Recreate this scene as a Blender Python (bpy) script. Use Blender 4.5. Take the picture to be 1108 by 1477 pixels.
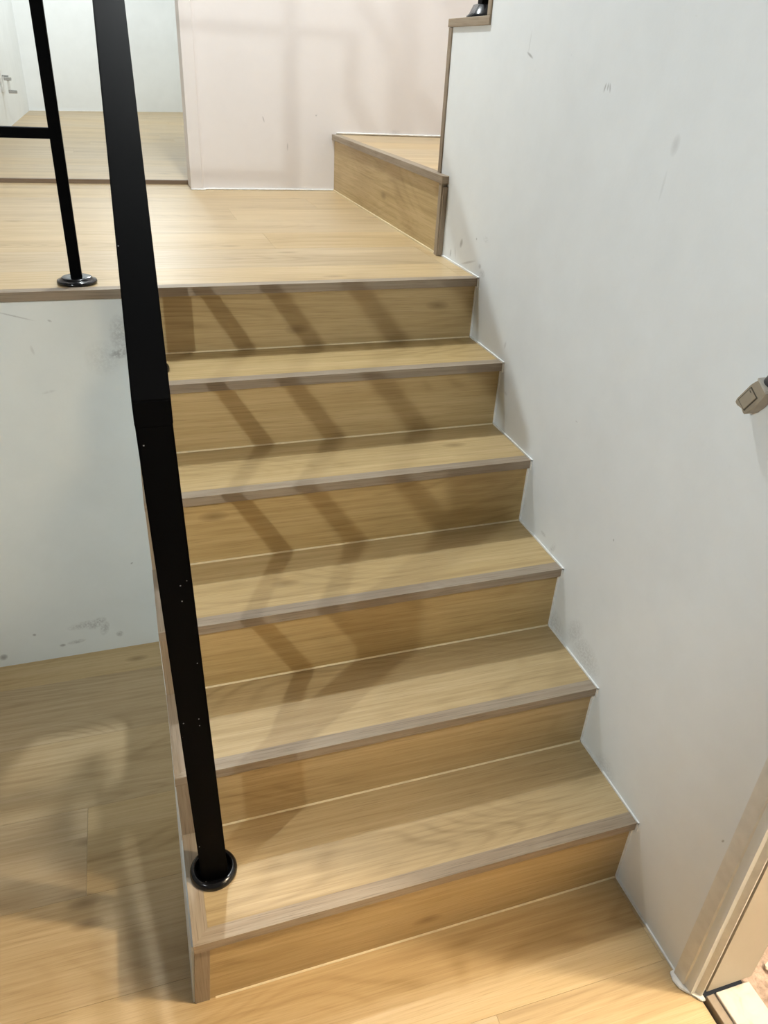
import bpy, bmesh, math, random
from mathutils import Matrix, Vector

# ------------------------------------------------------------------ clear
for o in list(bpy.data.objects):
    bpy.data.objects.remove(o, do_unlink=True)
scene = bpy.context.scene
COL = scene.collection
random.seed(7)

# ------------------------------------------------------------------ camera
cam_d = bpy.data.cameras.new('camera')
cam_d.sensor_fit = 'VERTICAL'
cam_d.sensor_height = 36.0
cam_d.lens = 1099.157 / 1477.0 * 36.0
cam_d.clip_start = 0.02
cam = bpy.data.objects.new('camera', cam_d)
COL.objects.link(cam)
_r = Vector((0.952459, -0.300555, 0.049882))
_u = Vector((0.111451, 0.496099, 0.861083))
_w = Vector((0.283549, 0.814588, -0.506011))
cam.matrix_world = Matrix(((_r.x, _u.x, -_w.x, 0.025826),
                           (_r.y, _u.y, -_w.y, -0.851269),
                           (_r.z, _u.z, -_w.z, 1.602752),
                           (0, 0, 0, 1)))
scene.camera = cam

# ------------------------------------------------------------------ world + lights
world = bpy.data.worlds.new('world')
scene.world = world
world.use_nodes = True
world.node_tree.nodes['Background'].inputs[0].default_value = (1.0, 0.97, 0.93, 1)
world.node_tree.nodes['Background'].inputs[1].default_value = 0.05

scene.view_settings.view_transform = 'Standard'
scene.view_settings.look = 'None'
scene.view_settings.gamma = 1.0
scene.view_settings.use_curve_mapping = False
scene.view_settings.exposure = 0.17

def point(name, loc, watts, col, rad):
    d = bpy.data.lights.new(name, 'POINT')
    d.energy = watts; d.color = col; d.shadow_soft_size = rad
    o = bpy.data.objects.new(name, d); o.location = loc
    COL.objects.link(o); return o

def spot(name, loc, aim, watts, col, rad, deg, blend):
    d = bpy.data.lights.new(name, 'SPOT')
    d.energy = watts; d.color = col; d.shadow_soft_size = rad
    d.spot_size = math.radians(deg); d.spot_blend = blend
    o = bpy.data.objects.new(name, d); o.location = loc
    o.rotation_euler = (Vector(aim) - Vector(loc)).to_track_quat('-Z', 'Y').to_euler()
    COL.objects.link(o); return o

def area(name, loc, watts, col, sx, sy, rot=(0, 0, 0)):
    d = bpy.data.lights.new(name, 'AREA')
    d.shape = 'RECTANGLE'; d.size = sx; d.size_y = sy
    d.energy = watts; d.color = col
    o = bpy.data.objects.new(name, d); o.location = loc; o.rotation_euler = rot
    COL.objects.link(o); return o

spot('reflector_work_lamp', (-1.13, -0.70, 1.765), (0.74, 1.5, 1.2), 64, (0.90, 0.985, 0.985), 0.025, 88, 0.5)
point('landing_ceiling_lamp', (0.34, 1.78, 3.5), 128, (0.925, 0.985, 1.0), 0.035)
point('bathroom_lamp', (1.75, -0.66, 2.55), 168, (1.0, 0.86, 0.66), 0.05)
point('back_room_lamp', (0.25, 5.9, 2.95), 52, (0.91, 0.975, 1.0), 0.12)

# ------------------------------------------------------------------ measured layout
W = 0.9500                                   # right wall plane
NY = [0.0, 0.2316, 0.4573, 0.6819, 0.9044, 1.1184]   # nosing fronts
NZ = [0.2049, 0.3862, 0.5682, 0.7519, 0.9322, 1.1025]  # tread tops
OV = 0.0120                                  # nosing overhang
SK = 0.0139                                  # steps run very slightly out of square
ZL = NZ[5]
KS = (NZ[5] - NZ[0]) / NY[5]

# ------------------------------------------------------------------ materials
def new_mat(name):
    m = bpy.data.materials.new(name); m.use_nodes = True
    nt = m.node_tree
    return m, nt, nt.nodes['Principled BSDF']

def nd(nt, t, **kw):
    n = nt.nodes.new(t)
    for k, v in kw.items():
        setattr(n, k, v)
    return n

def mth(nt, op, a, b=None, c=None, clamp=False):
    n = nt.nodes.new('ShaderNodeMath'); n.operation = op; n.use_clamp = clamp
    for i, v in enumerate((a, b, c)):
        if v is None: continue
        if isinstance(v, (int, float)): n.inputs[i].default_value = v
        else: nt.links.new(v, n.inputs[i])
    return n.outputs[0]

def mixc(nt, fac, a, b, mode='MIX'):
    n = nt.nodes.new('ShaderNodeMix'); n.data_type = 'RGBA'; n.blend_type = mode
    for idx, v in ((0, fac), (6, a), (7, b)):
        if isinstance(v, (int, float)): n.inputs[idx].default_value = v
        elif isinstance(v, tuple): n.inputs[idx].default_value = v
        else: nt.links.new(v, n.inputs[idx])
    return n.outputs[2]

def ramp(nt, fac, stops):
    n = nt.nodes.new('ShaderNodeValToRGB')
    e = n.color_ramp.elements
    e[0].position, e[0].color = stops[0]
    e[1].position, e[1].color = stops[-1]
    for p, c in stops[1:-1]:
        x = e.new(p); x.color = c
    nt.links.new(fac, n.inputs[0])
    return n.outputs[0]

def wood(name, light, mid, dark, var=0.10, rough=0.42, pore=0.35, figure=1.0, knots=True, soft=False):
    """Laminate / veneer wood. UV: U runs along the grain in metres, V across."""
    m, nt, b = new_mat(name)
    L = nt.links
    uv = nd(nt, 'ShaderNodeUVMap').outputs[0]
    rnd = nd(nt, 'ShaderNodeObjectInfo').outputs['Random']
    off = nd(nt, 'ShaderNodeCombineXYZ')
    L.new(mth(nt, 'MULTIPLY', rnd, 37.7), off.inputs[0])
    L.new(mth(nt, 'MULTIPLY', rnd, 91.3), off.inputs[1])
    add = nd(nt, 'ShaderNodeVectorMath', operation='ADD')
    L.new(uv, add.inputs[0]); L.new(off.outputs[0], add.inputs[1])
    P = add.outputs[0]
    def scaled(sx, sy):
        n = nd(nt, 'ShaderNodeVectorMath', operation='MULTIPLY')
        L.new(P, n.inputs[0]); n.inputs[1].default_value = (sx, sy, 1)
        return n.outputs[0]
    def noise(v, det=3, rough_=0.5, dist=0.0):
        n = nd(nt, 'ShaderNodeTexNoise'); n.noise_dimensions = '2D'
        n.inputs['Scale'].default_value = 1.0
        n.inputs['Detail'].default_value = det
        n.inputs['Roughness'].default_value = rough_
        n.inputs['Distortion'].default_value = dist
        L.new(v, n.inputs['Vector']); return n.outputs['Fac']
    broad = noise(scaled(0.9, 9.0), 2)
    streak = noise(scaled(2.6, 105.0), 4, 0.65)
    fine = noise(scaled(9.0, 420.0), 2, 0.6)
    # cathedral figure: contour lines of a stretched noise field
    field = noise(scaled(1.15, 5.2), 1, 0.4, 0.25)
    rings = mth(nt, 'SINE', mth(nt, 'MULTIPLY', field, 95.0))
    rings = mth(nt, 'POWER', mth(nt, 'ADD', mth(nt, 'MULTIPLY', rings, 0.5), 0.5), 3.0)
    gate = mth(nt, 'MULTIPLY', rings, mth(nt, 'MULTIPLY', mth(nt, 'SUBTRACT', broad, 0.38, clamp=True), 2.2, clamp=True))
    t = mth(nt, 'ADD', mth(nt, 'MULTIPLY', streak, 0.55), mth(nt, 'MULTIPLY', broad, 0.42))
    t = mth(nt, 'ADD', t, mth(nt, 'MULTIPLY', gate, 0.22 * figure))
    col = ramp(nt, t, [(0.30, light), (0.52, mid), (0.86, dark)])
    # pores
    pores = mth(nt, 'MULTIPLY', mth(nt, 'SUBTRACT', fine, 0.54, clamp=True), pore * 6.0, clamp=True)
    col = mixc(nt, mth(nt, 'MULTIPLY', pores, 0.45), col, (dark[0] * .72, dark[1] * .68, dark[2] * .62, 1))
    if knots:
        vo = nd(nt, 'ShaderNodeTexVoronoi'); vo.voronoi_dimensions = '2D'
        vo.inputs['Scale'].default_value = 1.0
        L.new(scaled(1.9, 4.6), vo.inputs['Vector'])
        k = mth(nt, 'SUBTRACT', 1.0, mth(nt, 'MULTIPLY', vo.outputs['Distance'], 14.0), clamp=True)
        k = mth(nt, 'POWER', k, 0.8)
        sep = nd(nt, 'ShaderNodeSeparateColor'); L.new(vo.outputs['Color'], sep.inputs[0])
        k = mth(nt, 'MULTIPLY', k, mth(nt, 'GREATER_THAN', sep.outputs[0], 0.62))
        col = mixc(nt, mth(nt, 'MULTIPLY', k, 0.55), col, (dark[0] * .45, dark[1] * .38, dark[2] * .3, 1))
    # board to board tone
    hs = nd(nt, 'ShaderNodeHueSaturation')
    L.new(col, hs.inputs['Color'])
    L.new(mth(nt, 'ADD', 1.0 - var * .5, mth(nt, 'MULTIPLY', rnd, var)), hs.inputs['Value'])
    L.new(mth(nt, 'ADD', 0.93, mth(nt, 'MULTIPLY', rnd, 0.14)), hs.inputs['Saturation'])
    L.new(hs.outputs[0], b.inputs['Base Color'])
    b.inputs['Roughness'].default_value = rough
    L.new(mth(nt, 'ADD', rough - .06, mth(nt, 'MULTIPLY', streak, 0.14)), b.inputs['Roughness'])
    b.inputs['Specular IOR Level'].default_value = 0.35
    bp = nd(nt, 'ShaderNodeBump'); bp.inputs['Strength'].default_value = 0.12
    bp.inputs['Distance'].default_value = 0.0006
    L.new(mth(nt, 'ADD', fine, mth(nt, 'MULTIPLY', streak, 0.6)), bp.inputs['Height'])
    L.new(bp.outputs[0], b.inputs['Normal'])
    return m

MARK = 0.62
def paint(name, base, axes=(0, 2), marks=(), rough=0.62, mottle=0.05, dirt=(0.16, 0.15, 0.14, 1), warm=None):
    """Wall paint. marks: (a, b, radius_a, radius_b, turn, strength, grain) in the wall's own plane."""
    m, nt, b = new_mat(name)
    L = nt.links
    P = nd(nt, 'ShaderNodeTexCoord').outputs['Object']
    sep = nd(nt, 'ShaderNodeSeparateXYZ'); L.new(P, sep.inputs[0])
    A, B = sep.outputs[axes[0]], sep.outputs[axes[1]]
    def noise(sc, det=3, r=.5):
        n = nd(nt, 'ShaderNodeTexNoise')
        n.inputs['Scale'].default_value = sc; n.inputs['Detail'].default_value = det
        n.inputs['Roughness'].default_value = r
        L.new(P, n.inputs['Vector']); return n.outputs['Fac']
    n1 = noise(1.7, 3); n2 = noise(11, 4, .6); n3 = noise(120, 2)
    lo = tuple(c * (1 - mottle) for c in base[:3]) + (1,)
    hi = tuple(min(1, c * (1 + mottle * .6)) for c in base[:3]) + (1,)
    col = ramp(nt, mth(nt, 'ADD', mth(nt, 'MULTIPLY', n1, .65), mth(nt, 'MULTIPLY', n2, .35)), [(.34, lo), (.66, hi)])
    # faint general scuffs
    sp = mth(nt, 'MULTIPLY', mth(nt, 'SUBTRACT', noise(34, 5, .72), .70, clamp=True), 5.0, clamp=True)
    col = mixc(nt, mth(nt, 'MULTIPLY', sp, .35), col, dirt)
    acc = None
    gr = noise(160, 4, .7); gr2 = noise(60, 3, .6)
    for (a, c, ra, rb, turn, st, grain) in marks:
        da = mth(nt, 'SUBTRACT', A, a); db = mth(nt, 'SUBTRACT', B, c)
        ct, sn = math.cos(turn), math.sin(turn)
        xa = mth(nt, 'ADD', mth(nt, 'MULTIPLY', da, ct / ra), mth(nt, 'MULTIPLY', db, sn / ra))
        xb = mth(nt, 'ADD', mth(nt, 'MULTIPLY', da, -sn / rb), mth(nt, 'MULTIPLY', db, ct / rb))
        d2 = mth(nt, 'ADD', mth(nt, 'MULTIPLY', xa, xa), mth(nt, 'MULTIPLY', xb, xb))
        k = mth(nt, 'SUBTRACT', 1.0, d2, clamp=True)
        g = mth(nt, 'MULTIPLY', mth(nt, 'SUBTRACT', gr if grain < 1 else gr2, .5 - .2 * (1 - abs(grain)) if grain else .2, clamp=True), 4.0, clamp=True)
        k = mth(nt, 'MULTIPLY', mth(nt, 'MULTIPLY', k, g), st * MARK, clamp=True)
        acc = k if acc is None else mth(nt, 'MAXIMUM', acc, k)
    if acc is not None:
        col = mixc(nt, acc, col, dirt)
    L.new(col, b.inputs['Base Color'])
    b.inputs['Roughness'].default_value = rough
    b.inputs['Specular IOR Level'].default_value = 0.3
    bp = nd(nt, 'ShaderNodeBump'); bp.inputs['Strength'].default_value = 0.08
    bp.inputs['Distance'].default_value = 0.002
    L.new(mth(nt, 'ADD', n3, mth(nt, 'MULTIPLY', n2, 1.5)), bp.inputs['Height'])
    L.new(bp.outputs[0], b.inputs['Normal'])
    return m

def plain(name, col, rough=.5, metal=0.0, bump=0.0, bscale=80, spec=.5, var=.06):
    m, nt, b = new_mat(name)
    L = nt.links
    P = nd(nt, 'ShaderNodeTexCoord').outputs['Object']
    n = nd(nt, 'ShaderNodeTexNoise'); n.inputs['Scale'].default_value = bscale
    n.inputs['Detail'].default_value = 3
    L.new(P, n.inputs['Vector'])
    lo = tuple(c * (1 - var) for c in col[:3]) + (1,)
    hi = tuple(min(1, c * (1 + var)) for c in col[:3]) + (1,)
    L.new(ramp(nt, n.outputs['Fac'], [(.3, lo), (.7, hi)]), b.inputs['Base Color'])
    b.inputs['Roughness'].default_value = rough
    b.inputs['Metallic'].default_value = metal
    b.inputs['Specular IOR Level'].default_value = spec
    if bump:
        bp = nd(nt, 'ShaderNodeBump'); bp.inputs['Strength'].default_value = bump
        bp.inputs['Distance'].default_value = .002
        L.new(n.outputs['Fac'], bp.inputs['Height']); L.new(bp.outputs[0], b.inputs['Normal'])
    return m

OAK = wood('oak_laminate', (0.575, 0.432, 0.232, 1), (0.475, 0.345, 0.168, 1), (0.305, 0.206, 0.086, 1), var=.05, pore=.6)
FLOOR = wood('oak_floor_plank', (0.59, 0.448, 0.260, 1), (0.50, 0.365, 0.196, 1), (0.35, 0.24, 0.112, 1), var=.06, rough=.36, pore=.5)
TRIM = wood('taupe_oak_edging', (0.395, 0.325, 0.240, 1), (0.315, 0.248, 0.178, 1), (0.185, 0.138, 0.096, 1),
            var=.06, rough=.5, pore=1.0, figure=.6, knots=False)
DTRIM = wood('dark_oak_edging', (0.25, 0.185, 0.135, 1), (0.20, 0.145, 0.10, 1), (0.13, 0.09, 0.06, 1),
             var=.05, rough=.5, knots=False)

def black_metal(name):
    m, nt, b = new_mat(name)
    L = nt.links
    P = nd(nt, 'ShaderNodeTexCoord').outputs['Object']
    v = nd(nt, 'ShaderNodeTexVoronoi'); v.inputs['Scale'].default_value = 42
    L.new(P, v.inputs['Vector'])
    n = nd(nt, 'ShaderNodeTexNoise'); n.inputs['Scale'].default_value = 6
    L.new(P, n.inputs['Vector'])
    sep = nd(nt, 'ShaderNodeSeparateColor'); L.new(v.outputs['Color'], sep.inputs[0])
    spk = mth(nt, 'MULTIPLY', mth(nt, 'LESS_THAN', v.outputs['Distance'], .045), mth(nt, 'GREATER_THAN', sep.outputs[1], .92))
    L.new(mixc(nt, mth(nt, 'MULTIPLY', spk, .6), (0.0018, 0.0018, 0.002, 1), (.4, .4, .4, 1)), b.inputs['Base Color'])
    L.new(mth(nt, 'ADD', .34, mth(nt, 'MULTIPLY', n.outputs['Fac'], .16)), b.inputs['Roughness'])
    b.inputs['Specular IOR Level'].default_value = 0.035
    return m
BLACK = black_metal('black_powder_coat')
GLOSS = plain('black_gloss_plastic', (0.006, 0.006, 0.007), .16, spec=.5)
CAULK = plain('cream_caulk', (0.74, 0.62, 0.40), .5)
WCAULK = plain('white_caulk', (0.86, 0.86, 0.84), .45)

MARKS_R = [  # (y, z, ry, rz, turn, strength, grain)
    (0.977, 1.637, .020, .0035, .35, .9, 0), (0.985, 1.66, .003, .03, .1, .25, 0),
    (0.640, 1.585, .0028, .010, .3, .8, 0), (0.630, 1.587, .0026, .008, 0, .8, 0), (0.622, 1.585, .0026, .010, -.3, .8, 0),
    (0.385, 1.507, .012, .020, .2, .30, 0), (0.395, 1.44, .004, .03, .1, .18, 0),
    (1.262, 1.168, .010, .016, .5, .85, 0), (1.335, 1.125, .006, .014, .2, .8, 0), (1.30, 1.135, .004, .022, -.4, .5, 0),
    (1.20, 1.128, .06, .004, -.3, .55, 0), (1.12, 1.135, .010, .008, 0, .6, 0), (1.10, 1.12, .02, .012, 0, .5, .3),
    (1.16, 1.20, .004, .004, 0, .8, 0), (1.10, 1.21, .02, .01, 0, .35, .5),
    (0.81, .735, .004, .02, .2, .4, 0), (.76, .72, .010, .012, 0, .35, .4), (.72, .62, .05, .05, 0, .45, .2),
    (.57, .60, .016, .006, 0, .5, .2), (.52, .585, .01, .03, .5, .4, .3), (.45, .40, .06, .05, .3, .45, .2),
    (.30, .42, .07, .05, .2, .4, .2), (.36, .45, .03, .05, .5, .4, .2), (.14, .20, .05, .06, 0, .35, .2),
    (-.197, .403, .0025, .006, .4, 1.0, 0), (.30, .75, .002, .004, 0, .9, 0), (.52, .93, .006, .002, 0, .4, 0),
    (0.91, .98, .006, .012, .3, .4, 0), (.87, .86, .012, .006, 0, .4, .2),
]
MARKS_L = [  # (x, z, rx, rz, turn, strength, grain)
    (-.012, .985, .030, .060, 0, .50, .1), (-.022, .940, .030, .016, .2, .85, .1), (-.06, .93, .05, .05, 0, .22, .1),
    (-.185, .108, .035, .018, .5, .75, .3), (-.215, .108, .06, .016, .1, .55, .3), (-.165, .085, .015, .03, -.3, .6, .3),
    (-.125, .055, .012, .012, .4, .8, .2), (-.25, .050, .03, .008, .1, .7, .2), (-.29, .045, .010, .006, 0, .9, 0),
    (-.455, .035, .014, .012, .6, 1., 0), (-.36, .10, .006, .005, -.5, .9, 0), (-.062, .306, .005, .0028, .6, 1., 0),
    (-.246, 1.045, .05, .0022, -.3, .55, 0), (-.17, 1.03, .006, .003, -.5, .6, 0), (-.22, .96, .004, .014, .2, .3, 0),
    (-.2, .85, .02, .004, .2, .25, .2),
]
MARKS_P = [(.634, 1.379, .003, .014, .3, .7, 0), (.735, 1.276, .003, .018, 0, .6, 0), (1.44, 1.36, .006, .008, 0, .7, 0),
           (.86, 1.40, .004, .004, 0, .7, 0), (1.22, 1.345, .03, .012, 0, .3, .2)]
WHITE_R = paint('white_wall_paint_scuffed', (0.845, 0.875, 0.89), (1, 2), MARKS_R)
WHITE_L = paint('white_wall_paint_smudged', (0.83, 0.865, 0.85), (0, 2), MARKS_L)
PINK = paint('pale_pink_wall_paint', (0.83, 0.785, 0.772), (0, 2), MARKS_P, mottle=.03)
WHITE = paint('white_wall_paint', (0.855, 0.875, 0.87))
BOUNCE_GREY = paint('bounce_cutting_grey', (0.36, 0.36, 0.36))  # made-up grey for the unseen outer shell, darkened to cut bounced light
CREAM = paint('cream_jamb_paint', (0.56, 0.52, 0.44), rough=.5)
FRAME = plain('grey_white_frame_paint', (0.76, 0.75, 0.71), .42, bump=.05, bscale=40)

# ------------------------------------------------------------------ mesh helpers
MESHES = {}
def link(o, parent=None):
    COL.objects.link(o)
    if parent is not None:
        o.parent = parent
        o.matrix_parent_inverse = Matrix.Identity(4)
    return o

def tag(o, label=None, cat=None, group=None, kind=None):
    if label: o['label'] = label
    if cat: o['category'] = cat
    if group: o['group'] = group
    if kind: o['kind'] = kind
    return o

def uv_grain(me, axis, off=(0, 0, 0)):
    uvl = me.uv_layers.new(name='UVMap') if not me.uv_layers else me.uv_layers[0]
    oth = [i for i in range(3) if i != axis]
    for p in me.polygons:
        n = p.normal
        if abs(n[axis]) > .7:
            a, b = oth
            for li in p.loop_indices:
                v = me.vertices[me.loops[li].vertex_index].co
                uvl.data[li].uv = (v[a] * .2, v[b])
        else:
            for li in p.loop_indices:
                v = me.vertices[me.loops[li].vertex_index].co
                uvl.data[li].uv = (v[axis], v[oth[0]] + v[oth[1]])

def mesh_obj(name, bm, mat, parent=None, grain=0, loc=(0, 0, 0), smooth=False):
    bmesh.ops.recalc_face_normals(bm, faces=bm.faces[:])
    me = bpy.data.meshes.new(name)
    bm.to_mesh(me); bm.free()
    me.materials.append(mat)
    uv_grain(me, grain)
    if smooth:
        for p in me.polygons: p.use_smooth = True
    o = bpy.data.objects.new(name, me); o.location = loc
    return link(o, parent)

def bm_box(bm, x0, x1, y0, y1, z0, z1, bev=0.0, shear=0.0):
    vs = [bm.verts.new((x, y + shear * x, z)) for x in (x0, x1) for y in (y0, y1) for z in (z0, z1)]
    idx = ((0, 1, 3, 2), (4, 6, 7, 5), (0, 4, 5, 1), (2, 3, 7, 6), (0, 2, 6, 4), (1, 5, 7, 3))
    fs = [bm.faces.new([vs[i] for i in f]) for f in idx]
    if bev:
        es = set(e for f in fs for e in f.edges)
        bmesh.ops.bevel(bm, geom=list(es), offset=bev, segments=1, affect='EDGES')

def sy(x):            # the steps' slight skew against the wall
    return SK * (x - W)

def board(name, x0, x1, y0, y1, z0, z1, mat, parent, grain=0, bev=.0008, skew=True):
    """A box with its origin at its centre; alike boxes share their mesh."""
    cx, cy, cz = (x0 + x1) / 2, (y0 + y1) / 2, (z0 + z1) / 2
    hx, hy, hz = (x1 - x0) / 2, (y1 - y0) / 2, (z1 - z0) / 2
    sk = SK if skew else 0.0
    key = (round(hx, 4), round(hy, 4), round(hz, 4), mat.name, grain, bev, sk)
    if key not in MESHES:
        bm = bmesh.new(); bm_box(bm, -hx, hx, -hy, hy, -hz, hz, bev, sk)
        bmesh.ops.recalc_face_normals(bm, faces=bm.faces[:])
        me = bpy.data.meshes.new(name); bm.to_mesh(me); bm.free()
        me.materials.append(mat); uv_grain(me, grain); MESHES[key] = me
    o = bpy.data.objects.new(name, MESHES[key])
    o.location = (cx, cy + (sy(cx) if skew else 0), cz)
    return link(o, parent)

def prism(bm, pts, axis, a0, a1):
    """Extrude a 2-D polygon along an axis. pts are in the other two axes, in order."""
    oth = [i for i in range(3) if i != axis]
    def mk(p, a):
        v = [0, 0, 0]; v[axis] = a; v[oth[0]] = p[0]; v[oth[1]] = p[1]; return bm.verts.new(v)
    A = [mk(p, a0) for p in pts]; B = [mk(p, a1) for p in pts]
    bm.faces.new(A); bm.faces.new(B[::-1])
    for i in range(len(pts)):
        j = (i + 1) % len(pts)
        bm.faces.new((A[i], B[i], B[j], A[j]))

def empty(name, loc=(0, 0, 0), parent=None):
    o = bpy.data.objects.new(name, None); o.location = loc; o.empty_display_size = .1
    return link(o, parent)

def lathe(bm, prof, seg=40, ox=0, oy=0, sx=1, syy=1):
    rings = []
    for (r, z) in prof:
        if r < 1e-6:
            rings.append([bm.verts.new((ox, oy, z))])
        else:
            rings.append([bm.verts.new((ox + sx * r * math.cos(2 * math.pi * i / seg), oy + syy * r * math.sin(2 * math.pi * i / seg), z)) for i in range(seg)])
    for a, b in zip(rings, rings[1:]):
        for i in range(seg):
            j = (i + 1) % seg
            if len(a) == 1 and len(b) == 1: continue
            if len(a) == 1: bm.faces.new((a[0], b[i], b[j]))
            elif len(b) == 1: bm.faces.new((a[i], a[j], b[0]))
            else: bm.faces.new((a[i], a[j], b[j], b[i]))

def bar(bm, p0, p1, w, t, bev=.002, up=(0, 0, 1)):
    """Rectangular bar between two points; w across, t along 'up'."""
    p0 = Vector(p0); p1 = Vector(p1); d = (p1 - p0).normalized()
    s = d.cross(Vector(up))
    if s.length < 1e-5: s = d.cross(Vector((0, 1, 0)))
    s.normalize(); n = s.cross(d).normalized()
    vs = []
    for p in (p0, p1):
        for a, b in ((-1, -1), (1, -1), (1, 1), (-1, 1)):
            vs.append(bm.verts.new(p + s * (a * w / 2) + n * (b * t / 2)))
    fs = [bm.faces.new([vs[i] for i in f]) for f in ((0, 1, 2, 3), (7, 6, 5, 4), (0, 4, 5, 1), (1, 5, 6, 2), (2, 6, 7, 3), (3, 7, 4, 0))]
    if bev:
        es = set(e for f in fs for e in f.edges)
        bmesh.ops.bevel(bm, geom=list(es), offset=bev, segments=2, affect='EDGES')

# ================================================================== THE SETTING
PW, PL = 0.2375, 1.26                         # floor plank width and length
def lay_planks(parent, x0, x1, y0, y1, ztop, yref, seed, joints=None, dz=.012, skew=False):
    rr = random.Random(seed)
    k0 = math.floor((y0 - yref) / PW)
    k = k0
    while yref + k * PW < y1 - 1e-4:
        a = max(y0, yref + k * PW); b = min(y1, yref + (k + 1) * PW)
        js = (joints or {}).get(k, x0 - rr.random() * PL)
        js -= math.ceil((js - x0) / PL) * PL
        x = js
        while x < x1:
            xa, xb = max(x, x0), min(x + PL, x1)
            if xb - xa > .01 and b - a > .004:
                board('plank', xa + .0002, xb - .0002, a + .0002, b - .0002, ztop - dz, ztop, FLOOR, parent, 0, .0003, skew)
            x += PL
        k += 1

XL, YF, ZC = -2.3, -3.0, 3.72                 # outer room limits

# lower floor
bm = bmesh.new(); bm_box(bm, XL, W + .02, YF, 1.20, -.10, -.0115)
floor = mesh_obj('floor', bm, DTRIM); tag(floor, 'light oak plank floor at the foot of the stairs', kind='structure')
lay_planks(floor, XL, W + .018, YF, 1.145, 0.0, 0.289, 3, {0: -.216, -3: -.708, -2: -.32, -1: -.95, 1: -.62, 2: -.82, 3: -.5})

# landing floor
WL_Y = NY[5] + OV                              # white face under the landing
bm = bmesh.new(); bm_box(bm, XL, W, WL_Y + .07, 2.74, ZL - .16, ZL - .0115)
landing = mesh_obj('floor_landing', bm, DTRIM); tag(landing, 'light oak plank landing floor at the top of the stairs', kind='structure')
lay_planks(landing, XL, W + .0, NY[5] + .016, 2.735, ZL, NY[5] + .030 - PW * .35, 11, {1: -.35, 2: -.80, 3: .10, 4: .41, 5: -.5})

# back room floor, raised by one thin board edge
ZB = ZL + .015
bm = bmesh.new(); bm_box(bm, -.70, 1.60, 2.88, 7.9, ZB - .12, ZB - .0115)
bfloor = mesh_obj('floor_back_room', bm, DTRIM); tag(bfloor, 'oak plank floor of the white room beyond the landing', kind='structure')
lay_planks(bfloor, -.70, 1.60, 2.88, 7.9, ZB, 2.88, 23)
bm = bmesh.new(); bm_box(bm, -.70, .36, 2.862, 2.882, ZL - .01, ZB + .002, .001)
mesh_obj('threshold_strip', bm, DTRIM, bfloor)
bm = bmesh.new(); bm_box(bm, -.70, .36, 2.735, 2.862, ZL - .012, ZL, .0005)
mesh_obj('plank', bm, FLOOR, landing)

# white face under the landing, left of the stairs
bm = bmesh.new(); bm_box(bm, XL, .03, WL_Y, WL_Y + .07, 0, ZL - .021, 0, SK)
for v in bm.verts: v.co.y += -SK * W
wl = mesh_obj('wall_under_landing', bm, WHITE_L); tag(wl, 'smudged white wall below the landing edge', kind='structure')
# landing edge strip (runs over the top riser as well) is a part of the landing
def nosing_bm(x0, x1, mitre=True, lip=.022, top=.030):
    """L-profile edge strip in its own frame: front edge at y=0, top at z=0."""
    bm = bmesh.new()
    prof = [(0, 0), (top, 0), (top, -.006), (OV + .001, -.006), (OV + .001, -lip), (0, -lip)]
    A, B = [], []
    for (y, z) in prof:
        A.append(bm.verts.new((x0 + (y if mitre else 0), y + SK * (x0 - W), z)))
        B.append(bm.verts.new((x1, y + SK * (x1 - W), z)))
    bm.faces.new(A); bm.faces.new(B[::-1])
    for i in range(6):
        j = (i + 1) % 6
        bm.faces.new((A[i], B[i], B[j], A[j]))
    return bm
b_ = nosing_bm(XL, W - .001, False)
mesh_obj('edge_strip', b_, TRIM, landing, 0, (0, NY[5], ZL + .001))

# right wall with stepped top following the upper flight
UP0Z, UP0Y, URISE, URUN = 1.700, 1.484, .205, .272
prof = [(YF, 0), (-1.14, 0), (-1.14, 2.06), (-.262, 2.06), (-.262, 0), (1.408, 0), (1.408, 1.302), (1.460, 1.302), (1.460, UP0Z)]
y, z = UP0Y - URUN, UP0Z
steps_up = []
while z < ZC - .1:
    prof.append((y - .001, z)); z2 = min(z + URISE, ZC)
    steps_up.append((y, z, z2)); prof.append((y - .001, z2))
    y -= URUN * .86; z = z2
prof += [(y, ZC), (YF, ZC)]
bm = bmesh.new(); prism(bm, prof, 0, W, W + .135)
wr = mesh_obj('wall_right', bm, WHITE_R); tag(wr, 'scuffed white wall along the right side of the stairs', kind='structure')
# white caulk line where steps meet the wall
bm = bmesh.new(); cw = .0045
def cseg(y0, y1, z0, z1): bm_box(bm, W - .0035, W + .001, y0, y1, z0, z1)
cseg(-.215, OV, 0, cw)
for k in range(6):
    zb = NZ[k - 1] if k else 0
    cseg(NY[k] + OV - cw, NY[k] + OV + .001, zb, NZ[k] - .022)
    cseg(NY[k] - .004, NY[k], NZ[k] - .024, NZ[k] + .003)
    ye = NY[k + 1] + OV if k < 5 else 1.408
    cseg(NY[k] - .004, ye, NZ[k], NZ[k] + cw)
mesh_obj('caulk_line', bm, WCAULK, wr)

# pink back wall with the opening to the back room
YB = 2.722
bm = bmesh.new()
bm_box(bm, .345, 2.02, YB, YB + .14, ZL - .2, ZC)
bm_box(bm, XL, -.66, YB, YB + .14, ZL - .2, ZC)
bm_box(bm, -.66, .345, YB, YB + .14, 3.25, ZC)
wb = mesh_obj('wall_back', bm, PINK); tag(wb, 'pale pink wall at the back of the landing', kind='structure')
for (a, c, zz) in ((.376, .942, ZL), (.95, 2.0, 1.332)):
    bm = bmesh.new(); bm_box(bm, a, c, YB - .006, YB + .002, zz, zz + .006, .002)
    mesh_obj('caulk_line', bm, WCAULK, wb)
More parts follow.
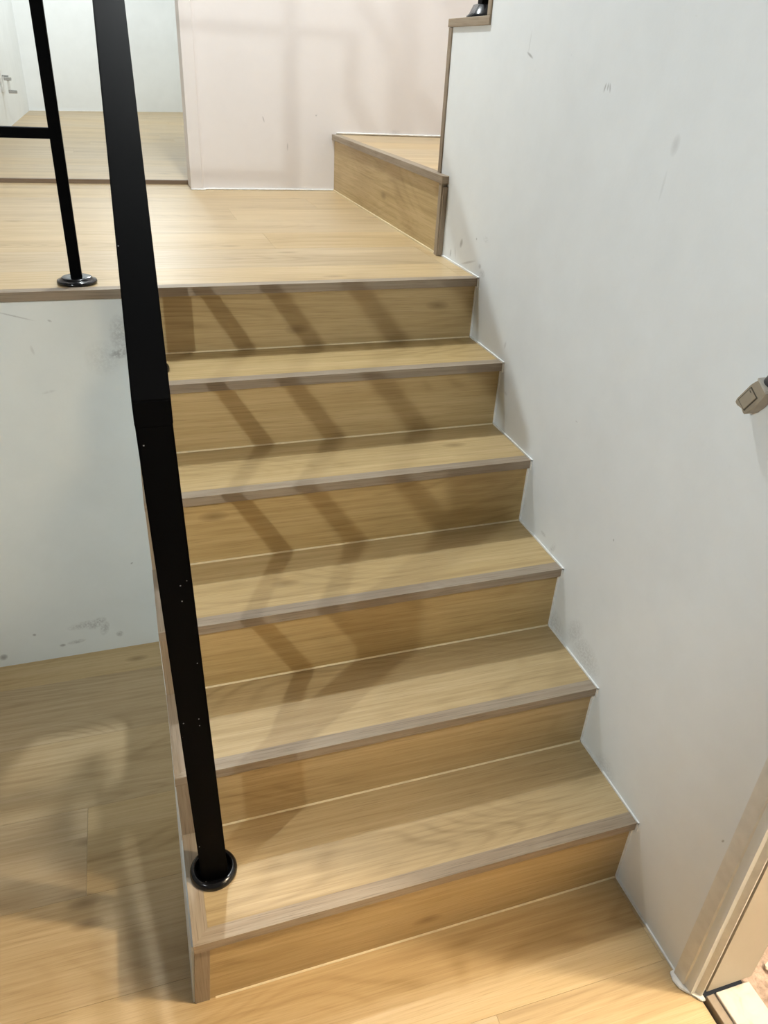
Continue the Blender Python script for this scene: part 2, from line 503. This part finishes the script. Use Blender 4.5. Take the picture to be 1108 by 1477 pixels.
# flat casing around that opening
tr = empty('trim_1', (.345, YB, ZL)); tag(tr, 'pale pink door casing beside the opening to the back room', kind='structure')
bm = bmesh.new(); prism(bm, [(-.028, -.016), (.018, -.016), (.022, -.012), (.022, -.006), (.030, -.004), (.030, 0), (0, 0), (0, .14), (-.028, .14)], 2, .003, 2.16)
mesh_obj('casing', bm, PINK, tr)
bm = bmesh.new(); bm_box(bm, -.03, .032, -.02, -.002, 0, .005, .002)
mesh_obj('caulk_line', bm, WCAULK, tr)

# back room
bm = bmesh.new(); prism(bm, [(-.66, 6.92), (1.7, 7.86), (1.7, 8.0), (-.66, 7.06)], 2, ZB, ZC)
t_ = mesh_obj('wall_back_room', bm, WHITE); tag(t_, 'plain white far wall of the back room', kind='structure')
bm = bmesh.new(); prism(bm, [(-.655, 6.95), (1.6, 7.848), (1.6, 7.838), (-.655, 6.912)], 2, ZB, ZB + .006)
mesh_obj('caulk_line', bm, WCAULK, t_)
bm = bmesh.new(); bm_box(bm, -.76, -.622, 2.862, 7.0, ZL - .1, ZC)
t_ = mesh_obj('wall_back_room_left', bm, WHITE); tag(t_, 'white left wall of the back room with a metal catch', kind='structure')
bm = bmesh.new(); bm_box(bm, 1.5, 1.62, 2.862, 7.9, ZL - .1, ZC)
t_ = mesh_obj('wall_back_room_right', bm, WHITE); tag(t_, 'white right wall of the back room', kind='structure')

# outer shell
bm = bmesh.new(); bm_box(bm, XL - .1, XL, YF, 2.9, -.1, ZC); tag(mesh_obj('wall_left', bm, BOUNCE_GREY), kind='structure')
bm = bmesh.new(); bm_box(bm, XL, W + 1.2, YF - .1, YF, -.1, ZC); tag(mesh_obj('wall_front', bm, BOUNCE_GREY), kind='structure')
bm = bmesh.new(); bm_box(bm, 2.02, 2.12, YF, 2.9, -.1, ZC); tag(mesh_obj('wall_far_right', bm, PINK), kind='structure')
bm = bmesh.new(); bm_box(bm, XL - .1, 2.12, YF - .1, 8.0, ZC, ZC + .1); tag(mesh_obj('ceiling', bm, BOUNCE_GREY), kind='structure')

# ================================================================== THE STAIRCASE
stair = empty('staircase', (0, 0, 0))
tag(stair, 'light oak staircase of six risers with taupe edge strips', 'staircase')
# white side face, swelling out a little towards the floor
bm = bmesh.new()
def side_x(y, z): return -.0008 - .0135 * max(0.0, 1 - z / .26) ** 1.2 * max(.45, 1 - y * .6)
for k in range(5):
    ya, yb_ = NY[k] + OV + .002, NY[k + 1] + OV + .002
    zt = NZ[k] - .0205
    lv = sorted(set([0, .05, .10, .15, .20, .26, zt])); lv = [z for z in lv if z <= zt + 1e-6]
    g = [[(bm.verts.new((side_x(yy_, z), yy_ + sy(0), z)), bm.verts.new((.0115, yy_ + sy(0), z))) for z in lv] for yy_ in (ya, yb_)]
    n_ = len(lv)
    for i in range(n_ - 1):
        (a0, b0), (a1, b1) = g[0][i], g[0][i + 1]; (c0, d0), (c1, d1) = g[1][i], g[1][i + 1]
        bm.faces.new((a0, c0, c1, a1)); bm.faces.new((b0, b1, d1, d0))
        bm.faces.new((a0, a1, b1, b0)); bm.faces.new((c0, d0, d1, c1))
    bm.faces.new((g[0][-1][0], g[1][-1][0], g[1][-1][1], g[0][-1][1]))
    bm.faces.new((g[0][0][0], g[0][0][1], g[1][0][1], g[1][0][0]))
o_ = mesh_obj('side_panel', bm, WHITE, stair)
o_['label'] = 'white painted side face'
TRW = .029
for k in range(6):
    zb = NZ[k - 1] if k else 0.0
    y0 = NY[k] + OV
    # riser board, corner strip, caulk bead
    board('riser', .012, W - .0005, y0, y0 + .014, zb, NZ[k] - .006, OAK, stair, 0, 0)
    bm = bmesh.new(); bm_box(bm, 0, TRW, 0, .016, 0, NZ[k] - .0215 - zb, .0008)
    for v in bm.verts:
        if k == 0 and v.co.z < .02: v.co.x -= .0115
    mesh_obj('corner_strip', bm, TRIM, stair, 2, (0.0005, y0 - .002 + sy(0), zb))
    bm = bmesh.new(); prism(bm, [(0, 0), (-.003, 0), (-.0027, .001), (-.001, .0027), (0, .003)], 0, TRW, W)
    for v in bm.verts: v.co.y += sy(v.co.x)
    mesh_obj('caulk_bead', bm, CAULK, stair, 0, (0, y0, zb))
    if k == 5: break
    # tread board, front strip and side strip with a mitred corner
    yb = NY[k + 1] + OV
    board('tread', TRW, W - .0005, NY[k] + .030, yb + .002, NZ[k] - .020, NZ[k], OAK, stair, 0, .0003)
    mesh_obj('edge_strip', nosing_bm(0.0, W - .0005), TRIM, stair, 0, (0, NY[k], NZ[k] + .001))
    bm = bmesh.new()
    L_ = yb - .002 - NY[k]
    T = [(0, 0), (TRW, TRW), (TRW, L_), (0, L_)]
    top = [bm.verts.new((x, yy + sy(0), 0)) for x, yy in T]; bot = [bm.verts.new((x, yy + sy(0), -.022)) for x, yy in T]
    bm.faces.new(top); bm.faces.new(bot[::-1])
    for i in range(4):
        j = (i + 1) % 4; bm.faces.new((top[i], bot[i], bot[j], top[j]))
    mesh_obj('side_strip', bm, TRIM, stair, 1, (0, NY[k], NZ[k] + .001))

# ================================================================== UPPER FLIGHT
up = empty('upper_staircase', (W, 1.41, ZL))
tag(up, 'upper stair flight starting with a box step behind the white wall', 'staircase')
def upb(name, x0, x1, y0, y1, z0, z1, mat, grain, bev=.0008):
    o = board(name, x0, x1, y0, y1, z0, z1, mat, up, grain, bev, False)
    o.location -= Vector((W, 1.41, ZL)); return o
ZU = 1.330
upb('riser', W - .008, W + .008, 1.425, YB - .001, ZL, ZU - .006, OAK, 1)
upb('edge_strip', W - .020, W + .014, 1.397, YB - .001, ZU - .022, ZU, TRIM, 1)
upb('corner_strip', W - .018, W + .006, 1.405, 1.427, ZL, ZU - .022, TRIM, 2)
upb('corner_strip', W - .014, W - .0005, 1.3965, 1.405, ZL + .002, ZU - .030, TRIM, 2)
bm = bmesh.new(); bm_box(bm, -.013, -.008, .015, YB - 1.41 - .002, 0, .005)
mesh_obj('caulk_bead', bm, CAULK, up, 1)
x = W + .014
yy = 1.462
rr = random.Random(5)
while yy < YB:
    y1 = min(yy + PW, YB - .001)
    upb('plank', x, 1.45 + rr.random() * .3, yy + .0004, y1 - .0004, ZU - .012, ZU - .001, FLOOR, 0, .0004)
    yy = y1 + .0001 if y1 < YB - .002 else 9
upb('step_body', W + .14, 2.015, 1.465, YB - .002, ZL, ZU - .013, DTRIM, 0, 0)
# edging over the stepped top of the wall and the treads behind it
upb('corner_strip', W - .004, W + .03, 1.460, 1.482, ZU + .0005, UP0Z - .001, TRIM, 2)
upb('edge_strip', W - .005, W + .03, UP0Y - URUN, 1.487, UP0Z, UP0Z + .020, TRIM, 1)
upb('riser', W + .03, 2.015, 1.462, 1.476, ZU, UP0Z - .001, OAK, 0)
upb('tread', W + .03, 2.015, UP0Y - URUN, 1.487, UP0Z + .001, UP0Z + .019, OAK, 0)
for i, (ys_, za, zb) in enumerate(steps_up[:7]):
    upb('corner_strip', W - .004, W + .03, ys_ - .0005, ys_ + .0195, za + .0205, zb - .001, TRIM, 2)
    upb('riser', W + .03, 2.015, ys_, ys_ + .014, za + .0205, zb - .001, OAK, 0)
    yn = steps_up[i + 1][0]
    upb('edge_strip', W - .005, W + .03, yn, ys_ + .024, zb, zb + .020, TRIM, 1)
    upb('tread', W + .03, 2.015, yn, ys_ + .024, zb + .001, zb + .019, OAK, 0)

# ================================================================== STAIR RAILING
rail = empty('stair_railing', (.05, .131, NZ[0]))
tag(rail, 'black metal stair railing with flat handrail and round floor flanges', 'railing')
RO = Vector((.05, .131, NZ[0]))
def rpart(name, bm, mat=BLACK, parent=None, smooth=False):
    for v in bm.verts: v.co -= RO
    return mesh_obj(name, bm, mat, parent or rail, 2, (0, 0, 0), smooth)
def at_rail(y, h):        # height above the nosing line
    return NZ[0] + KS * y + h
XR = .043
# bottom post, leaning a touch to the left as in the photo
bm = bmesh.new()
w2 = .0250
PT = 1.2165
rings = []
yf, yb2 = .106, .156
zt_f = PT; zt_b = PT + KS * (yb2 - yf)
def sect(z, cx, hw): return [(cx - hw, yf), (cx + hw, yf), (cx + hw, yb2), (cx - hw, yb2)]
lo = [bm.verts.new((x_, y_, NZ[0] + .001)) for x_, y_ in sect(0, .0545, .0255)]
hi_ = [bm.verts.new((x_, y_, (zt_f if y_ == yf else zt_b) - .0375)) for x_, y_ in sect(0, .0345, .0240)]
bm.faces.new(lo[::-1]); bm.faces.new(hi_)
for i in range(4):
    j = (i + 1) % 4; bm.faces.new((lo[i], lo[j], hi_[j], hi_[i]))
bmesh.ops.bevel(bm, geom=[e for e in bm.edges if abs(e.verts[0].co.z - e.verts[1].co.z) > .3], offset=.003, segments=2, affect='EDGES')
post1 = rpart('post', bm)
FL = [(.020, .0), (.0450, .0), (.0462, .003), (.0458, .008), (.0435, .0125), (.0400, .0150), (.0370, .0152), (.0345, .0135), (.0335, .0090), (.0330, .0060), (.020, .0058)]
def flange(cx, cy, z, parent, prof=FL, s=1.0):
    bm = bmesh.new(); lathe(bm, [(r * s, zz * s) for r, zz in prof], 48, cx, cy)
    for v in bm.verts: v.co.z += z
    o = rpart('flange', bm, GLOSS, parent, True)
    o['label'] = 'round glossy black floor flange'
    return o
flange(.0535, .131, NZ[0], post1)
# handrail: flat bar from the post top up along the stairs
YT = 1.185
def slanted(y0, y1, h, w, t, x0, x1):
    bm = bmesh.new()
    A = []
    for yy_, xx in ((y0, x0), (y1, x1)):
        zt = at_rail(yy_, h)
        A.append([bm.verts.new((xx + sgn * w / 2, yy_, zt + dz)) for sgn, dz in ((-1, 0), (1, 0), (1, -t), (-1, -t))])
    a, b = A
    bm.faces.new(a[::-1]); bm.faces.new(b)
    for i in range(4):
        j = (i + 1) % 4; bm.faces.new((a[i], a[j], b[j], b[i]))
    bmesh.ops.bevel(bm, geom=bm.edges[:], offset=.002, segments=2, affect='EDGES')
    return bm
HH = PT - (NZ[0] + KS * .106)
rpart('handrail', slanted(.1055, YT, HH, .049, .038, .0345, .0500))
RH = (.24, .455, .67)
for h, ye in zip(RH, (.985, YT, YT)):
    rpart('middle_rail', slanted(.150, ye, h + .015, .026, .030, .042, .046))
# second post, standing on the fifth step
bm = bmesh.new(); bar(bm, (.046, .995, NZ[4] + .001), (.046, .995, at_rail(.995, HH) - .03), .040, .040, .002, (0, 1, 0))
post2 = rpart('post', bm)
flange(.048, 1.000, NZ[4], post2)
# landing guard: thin post, level rails, short drops down to the slanted rails
GX, GY = -.098, 1.180
GZ = [1.433, 1.728, 1.93, 2.16]
bm = bmesh.new(); bar(bm, (GX, GY, ZL + .001), (GX + .004, GY, GZ[3]), .026, .026, .002, (0, 1, 0))
post3 = rpart('post', bm)
flange(GX, GY, ZL, post3, [(.014, 0), (.0440, 0), (.0465, .002), (.0470, .005), (.0460, .008), (.0415, .0095), (.0375, .011), (.0360, .0135), (.0345, .0150), (.0330, .0155), (.014, .0155)])
bm = bmesh.new(); bar(bm, (-1.75, GY, ZL + .001), (-1.75, GY, GZ[3]), .026, .026, .002, (0, 1, 0))
post4 = rpart('post', bm)
flange(-1.75, GY, ZL, post4)
for i, zg in enumerate(GZ):
    th = .022 if i < 3 else .038
    wd = .024 if i < 3 else .049
    bm = bmesh.new(); bar(bm, (-1.75, GY, zg), (.060 if i else GX, GY, zg), wd, th, .002)
    rpart('guard_rail' if i < 3 else 'handrail', bm)
    zlow = at_rail(YT, RH[i]) if i < 3 else at_rail(YT, HH) - .02
    if i and abs(zg - zlow) > .02:
        bm = bmesh.new(); bar(bm, (.047, GY, zlow - .01), (.047, GY, zg + .005), .026, .026, .001, (0, 1, 0))
        rpart('drop_bar', bm)

# post on the upper flight
ur = empty('upper_railing', (1.005, 1.385, UP0Z + .02))
tag(ur, 'black metal post with flange on the upper stair edge', 'railing')
bm = bmesh.new(); bar(bm, (0, 0, 0.0005), (0, 0, .95), .030, .030, .002, (0, 1, 0))
up_post = mesh_obj('post', bm, BLACK, ur)
bm = bmesh.new(); lathe(bm, [(.012, 0), (.046, 0), (.047, .004), (.040, .010), (.030, .030), (.022, .032), (.012, .032)], 40)
mesh_obj('flange', bm, GLOSS, up_post, 0, (0, 0, .0005), True)

# ================================================================== BATHROOM DOORWAY
dr = empty('door_1', (W, -.276, 0)); tag(dr, 'painted grey-white bathroom door frame beside the right wall', kind='structure')
bm = bmesh.new()
prism(bm, [(-.004, .062), (-.007, .060), (-.004, .034), (.000, .032), (.001, .029), (.018, .004), (.021, .004), (.022, .012), (0, .062)], 2, .003, 2.06)
mesh_obj('frame_post', bm, FRAME, dr)
bm = bmesh.new(); prism(bm, [(-.004, -.926), (-.009, -.924), (-.009, -.898), (.016, -.868), (.050, -.864), (.050, -.870), (0, -.926)], 2, 0, 2.06)
mesh_obj('frame_post', bm, FRAME, dr)
bm = bmesh.new(); bm_box(bm, -.009, .05, -.926, .062, 2.055, 2.11, .003)
mesh_obj('frame_head', bm, FRAME, dr)
bm = bmesh.new(); bm_box(bm, .0255, .136, .002, .0135, .022, 2.05)
mesh_obj('jamb_lining', bm, CREAM, dr)
# smeared caulk at the foot of the frame
bm = bmesh.new()
prism(bm, [(-.013, .064), (-.018, .046), (-.014, .030), (-.004, .018), (.004, .012), (.014, -.004), (.024, -.006), (.024, .01), (0, .066)], 2, 0, .006)
bmesh.ops.bevel(bm, geom=bm.edges[:], offset=.0015, segments=2, affect='EDGES')
mesh_obj('caulk_line', bm, WCAULK, dr)

def marble():
    m, nt, b = new_mat('dusty_white_marble')
    L = nt.links
    P = nd(nt, 'ShaderNodeTexCoord').outputs['Object']
    n = nd(nt, 'ShaderNodeTexNoise'); n.inputs['Scale'].default_value = 26; n.inputs['Detail'].default_value = 5
    n.inputs['Distortion'].default_value = .8
    L.new(P, n.inputs['Vector'])
    L.new(ramp(nt, n.outputs['Fac'], [(.34, (.42, .36, .30, 1)), (.52, (.64, .61, .56, 1)), (.8, (.72, .70, .66, 1))]), b.inputs['Base Color'])
    b.inputs['Roughness'].default_value = .35
    return m
SILLM = plain('grey_brown_sill_edge', (.30, .25, .20), .55)
bm = bmesh.new(); bm_box(bm, .024, .043, -.862, -.002, -.010, .014, .001)
mesh_obj('sill_edge', bm, SILLM, dr, 1)
bm = bmesh.new(); bm_box(bm, .0435, .125, -.862, -.004, -.02, .021, .0015)
mesh_obj('door_sill', bm, marble(), dr, 1)

def mortar():
    m, nt, b = new_mat('rough_mortar_bed')
    L = nt.links
    P = nd(nt, 'ShaderNodeTexCoord').outputs['Object']
    n = nd(nt, 'ShaderNodeTexNoise'); n.inputs['Scale'].default_value = 45; n.inputs['Detail'].default_value = 6
    n.inputs['Roughness'].default_value = .7
    L.new(P, n.inputs['Vector'])
    L.new(ramp(nt, n.outputs['Fac'], [(.3, (.17, .13, .11, 1)), (.5, (.36, .28, .24, 1)), (.72, (.52, .43, .38, 1))]), b.inputs['Base Color'])
    b.inputs['Roughness'].default_value = .9
    bp = nd(nt, 'ShaderNodeBump'); bp.inputs['Strength'].default_value = .5; bp.inputs['Distance'].default_value = .004
    L.new(n.outputs['Fac'], bp.inputs['Height']); L.new(bp.outputs[0], b.inputs['Normal'])
    return m
MORT = mortar()
from mathutils import noise as mn
bm = bmesh.new()
NX, NYY = 110, 150
gx0, gx1, gy0, gy1 = 1.075, 2.02, -1.30, .0
vv = [[None] * (NYY + 1) for _ in range(NX + 1)]
for i in range(NX + 1):
    for j in range(NYY + 1):
        xx = gx0 + (gx1 - gx0) * i / NX; yy = gy0 + (gy1 - gy0) * j / NYY
        hgt = mn.fractal(Vector((xx * 22, yy * 22, 1.7)), .9, 2.1, 5) * .006 + mn.noise(Vector((xx * 70, yy * 70, 4))) * .0025
        vv[i][j] = bm.verts.new((xx, yy, -.006 + hgt))
for i in range(NX):
    for j in range(NYY):
        bm.faces.new((vv[i][j], vv[i + 1][j], vv[i + 1][j + 1], vv[i][j + 1]))
bf = mesh_obj('floor_bathroom', bm, MORT); tag(bf, 'rough pinkish mortar bed of the unfinished bathroom floor', kind='structure')
CHIP = plain('pale_mortar_chip', (.74, .66, .56), .85, bump=.3)
for i, (cx, cy, sx_, sy_, rot) in enumerate(((1.098, -.247, .016, .006, .4), (1.150, -.262, .012, .009, 1.2), (1.128, -.300, .010, .007, 2.0), (1.165, -.318, .014, .006, .1), (1.105, -.330, .009, .006, .8))):
    bm = bmesh.new(); bmesh.ops.create_icosphere(bm, subdivisions=1, radius=1)
    for v in bm.verts:
        k = 1 + .25 * mn.noise(v.co * 2.3 + Vector((i * 7, 0, 0)))
        v.co = Vector((v.co.x * sx_ * k, v.co.y * sy_ * k, v.co.z * .004 * k))
    o = mesh_obj('mortar_chip', bm, CHIP, None, 0, (cx, cy, .0015)); o.rotation_euler.z = rot
    tag(o, 'small loose mortar chip on the rough bathroom floor', 'rubble', 'mortar chips on the bathroom floor')
# bathroom walls and ceiling (under the upper flight)
bm = bmesh.new(); bm_box(bm, W + .135, 2.02, .00, .06, -.05, 2.68); tag(mesh_obj('wall_bathroom', bm, CREAM), kind='structure')
bm = bmesh.new(); bm_box(bm, W + .135, 2.02, -1.40, -1.30, -.05, 2.68); tag(mesh_obj('wall_bathroom_front', bm, CREAM), kind='structure')
bm = bmesh.new(); bm_box(bm, W + .135, 2.02, -1.40, .06, 2.68, 2.72); tag(mesh_obj('ceiling_bathroom', bm, CREAM), kind='structure')

# ================================================================== SMALL THINGS
# cable connector hanging out of the wall at switch height
HOUS = plain('grey_brown_connector_plastic', (.36, .31, .24), .45)
HOUSD = plain('dark_connector_seam', (.09, .075, .055), .6)
CABLE = plain('dark_grey_cable', (.09, .09, .10), .5)
cn = empty('cable_connector', (W, .036, 1.184))
tag(cn, 'grey-brown cable connector hanging from the right wall at the photo edge', 'connector')
ca = math.radians(57)
def cpart(name, pts, x0, x1, mat, bev=.0012, parent=cn):
    """Outline in the connector's own frame: a along its length (towards the tip), b up across it."""
    out = []
    for a, b in pts:      # tip points towards +y and down
        out.append((a * math.cos(ca) + b * math.sin(ca) , -a * math.sin(ca) + b * math.cos(ca)))
    bm = bmesh.new(); prism(bm, out, 0, x0, x1)
    if bev: bmesh.ops.bevel(bm, geom=bm.edges[:], offset=bev, segments=2, affect='EDGES')
    return mesh_obj(name, bm, mat, parent)
hs = cpart('housing', [(-.030, -.017), (-.018, -.019), (.004, -.0205), (.020, -.0185), (.026, -.015), (.0215, -.006), (.029, .004), (.029, .0105), (.024, .013), (-.014, .0135), (-.024, .011), (-.030, .010)], -.024, -.001, HOUS)
cpart('window_seam', [(-.0135, -.0125), (.0205, -.0125), (.0205, .0095), (-.0135, .0095)], -.0246, -.0235, HOUSD, 0, hs)
cpart('window_panel', [(-.0115, -.0105), (.0190, -.0105), (.0190, .0080), (-.0115, .0080)], -.0256, -.0240, HOUS, .0005, hs)
cpart('slot', [(-.0095, .0015), (-.0080, .0015), (-.0080, .0060), (-.0095, .0060)], -.0260, -.0250, HOUSD, 0, hs)
cpart('collar', [(-.034, -.014), (-.0295, -.0175), (-.0295, .0115), (-.034, .012)], -.0255, -.001, plain('pale_collar', (.50, .47, .41), .4), .001, hs)
bm = bmesh.new()
prev = None
segs = 14
path = [(-.033, 0), (-.05, .002), (-.075, .010), (-.10, .004), (-.12, -.018)]
ppts = []
for a, b in path:
    ppts.append(Vector((-.012, a * math.cos(ca) + b * math.sin(ca), -a * math.sin(ca) + b * math.cos(ca))))
ppts[-1].x = .004; ppts[-2].x = -.006
for i, p in enumerate(ppts):
    d = (ppts[min(i + 1, len(ppts) - 1)] - ppts[max(i - 1, 0)]).normalized()
    s1 = d.cross(Vector((1, 0, 0))).normalized(); s2 = s1.cross(d)
    ring = [bm.verts.new(p + .009 * (math.cos(2 * math.pi * j / segs) * s1 + math.sin(2 * math.pi * j / segs) * s2)) for j in range(segs)]
    if prev:
        for j in range(segs):
            q = (j + 1) % segs; bm.faces.new((prev[j], prev[q], ring[q], ring[j]))
    else: bm.faces.new(ring)
    prev = ring
mesh_obj('cable', bm, CABLE, cn, 0, (0, 0, 0), True)

# metal catch on the left wall of the back room
CHROME = plain('brushed_chrome', (.55, .55, .55), .25, 1.0)
PLW = plain('white_plastic', (.82, .82, .80), .35)
ct = empty('wall_catch', (-.622, 5.25, 1.40)); tag(ct, 'small chrome catch on the left wall of the back room', 'catch')
def catch(name, x0, x1, y0, y1, z0, z1, mat, bev=.002):
    bm = bmesh.new(); bm_box(bm, x0, x1, y0, y1, z0, z1, bev); return mesh_obj(name, bm, mat, ct)
catch('plate', .0005, .012, -.06, .06, -.075, .055, PLW)
catch('arm', .012, .050, -.012, .012, .012, .022, CHROME)
catch('clip', .020, .064, -.016, .016, -.008, .010, CHROME)
catch('link', .036, .050, -.008, .008, -.062, -.008, PLW)
catch('clip', .036, .086, -.016, .016, -.080, -.062, CHROME)
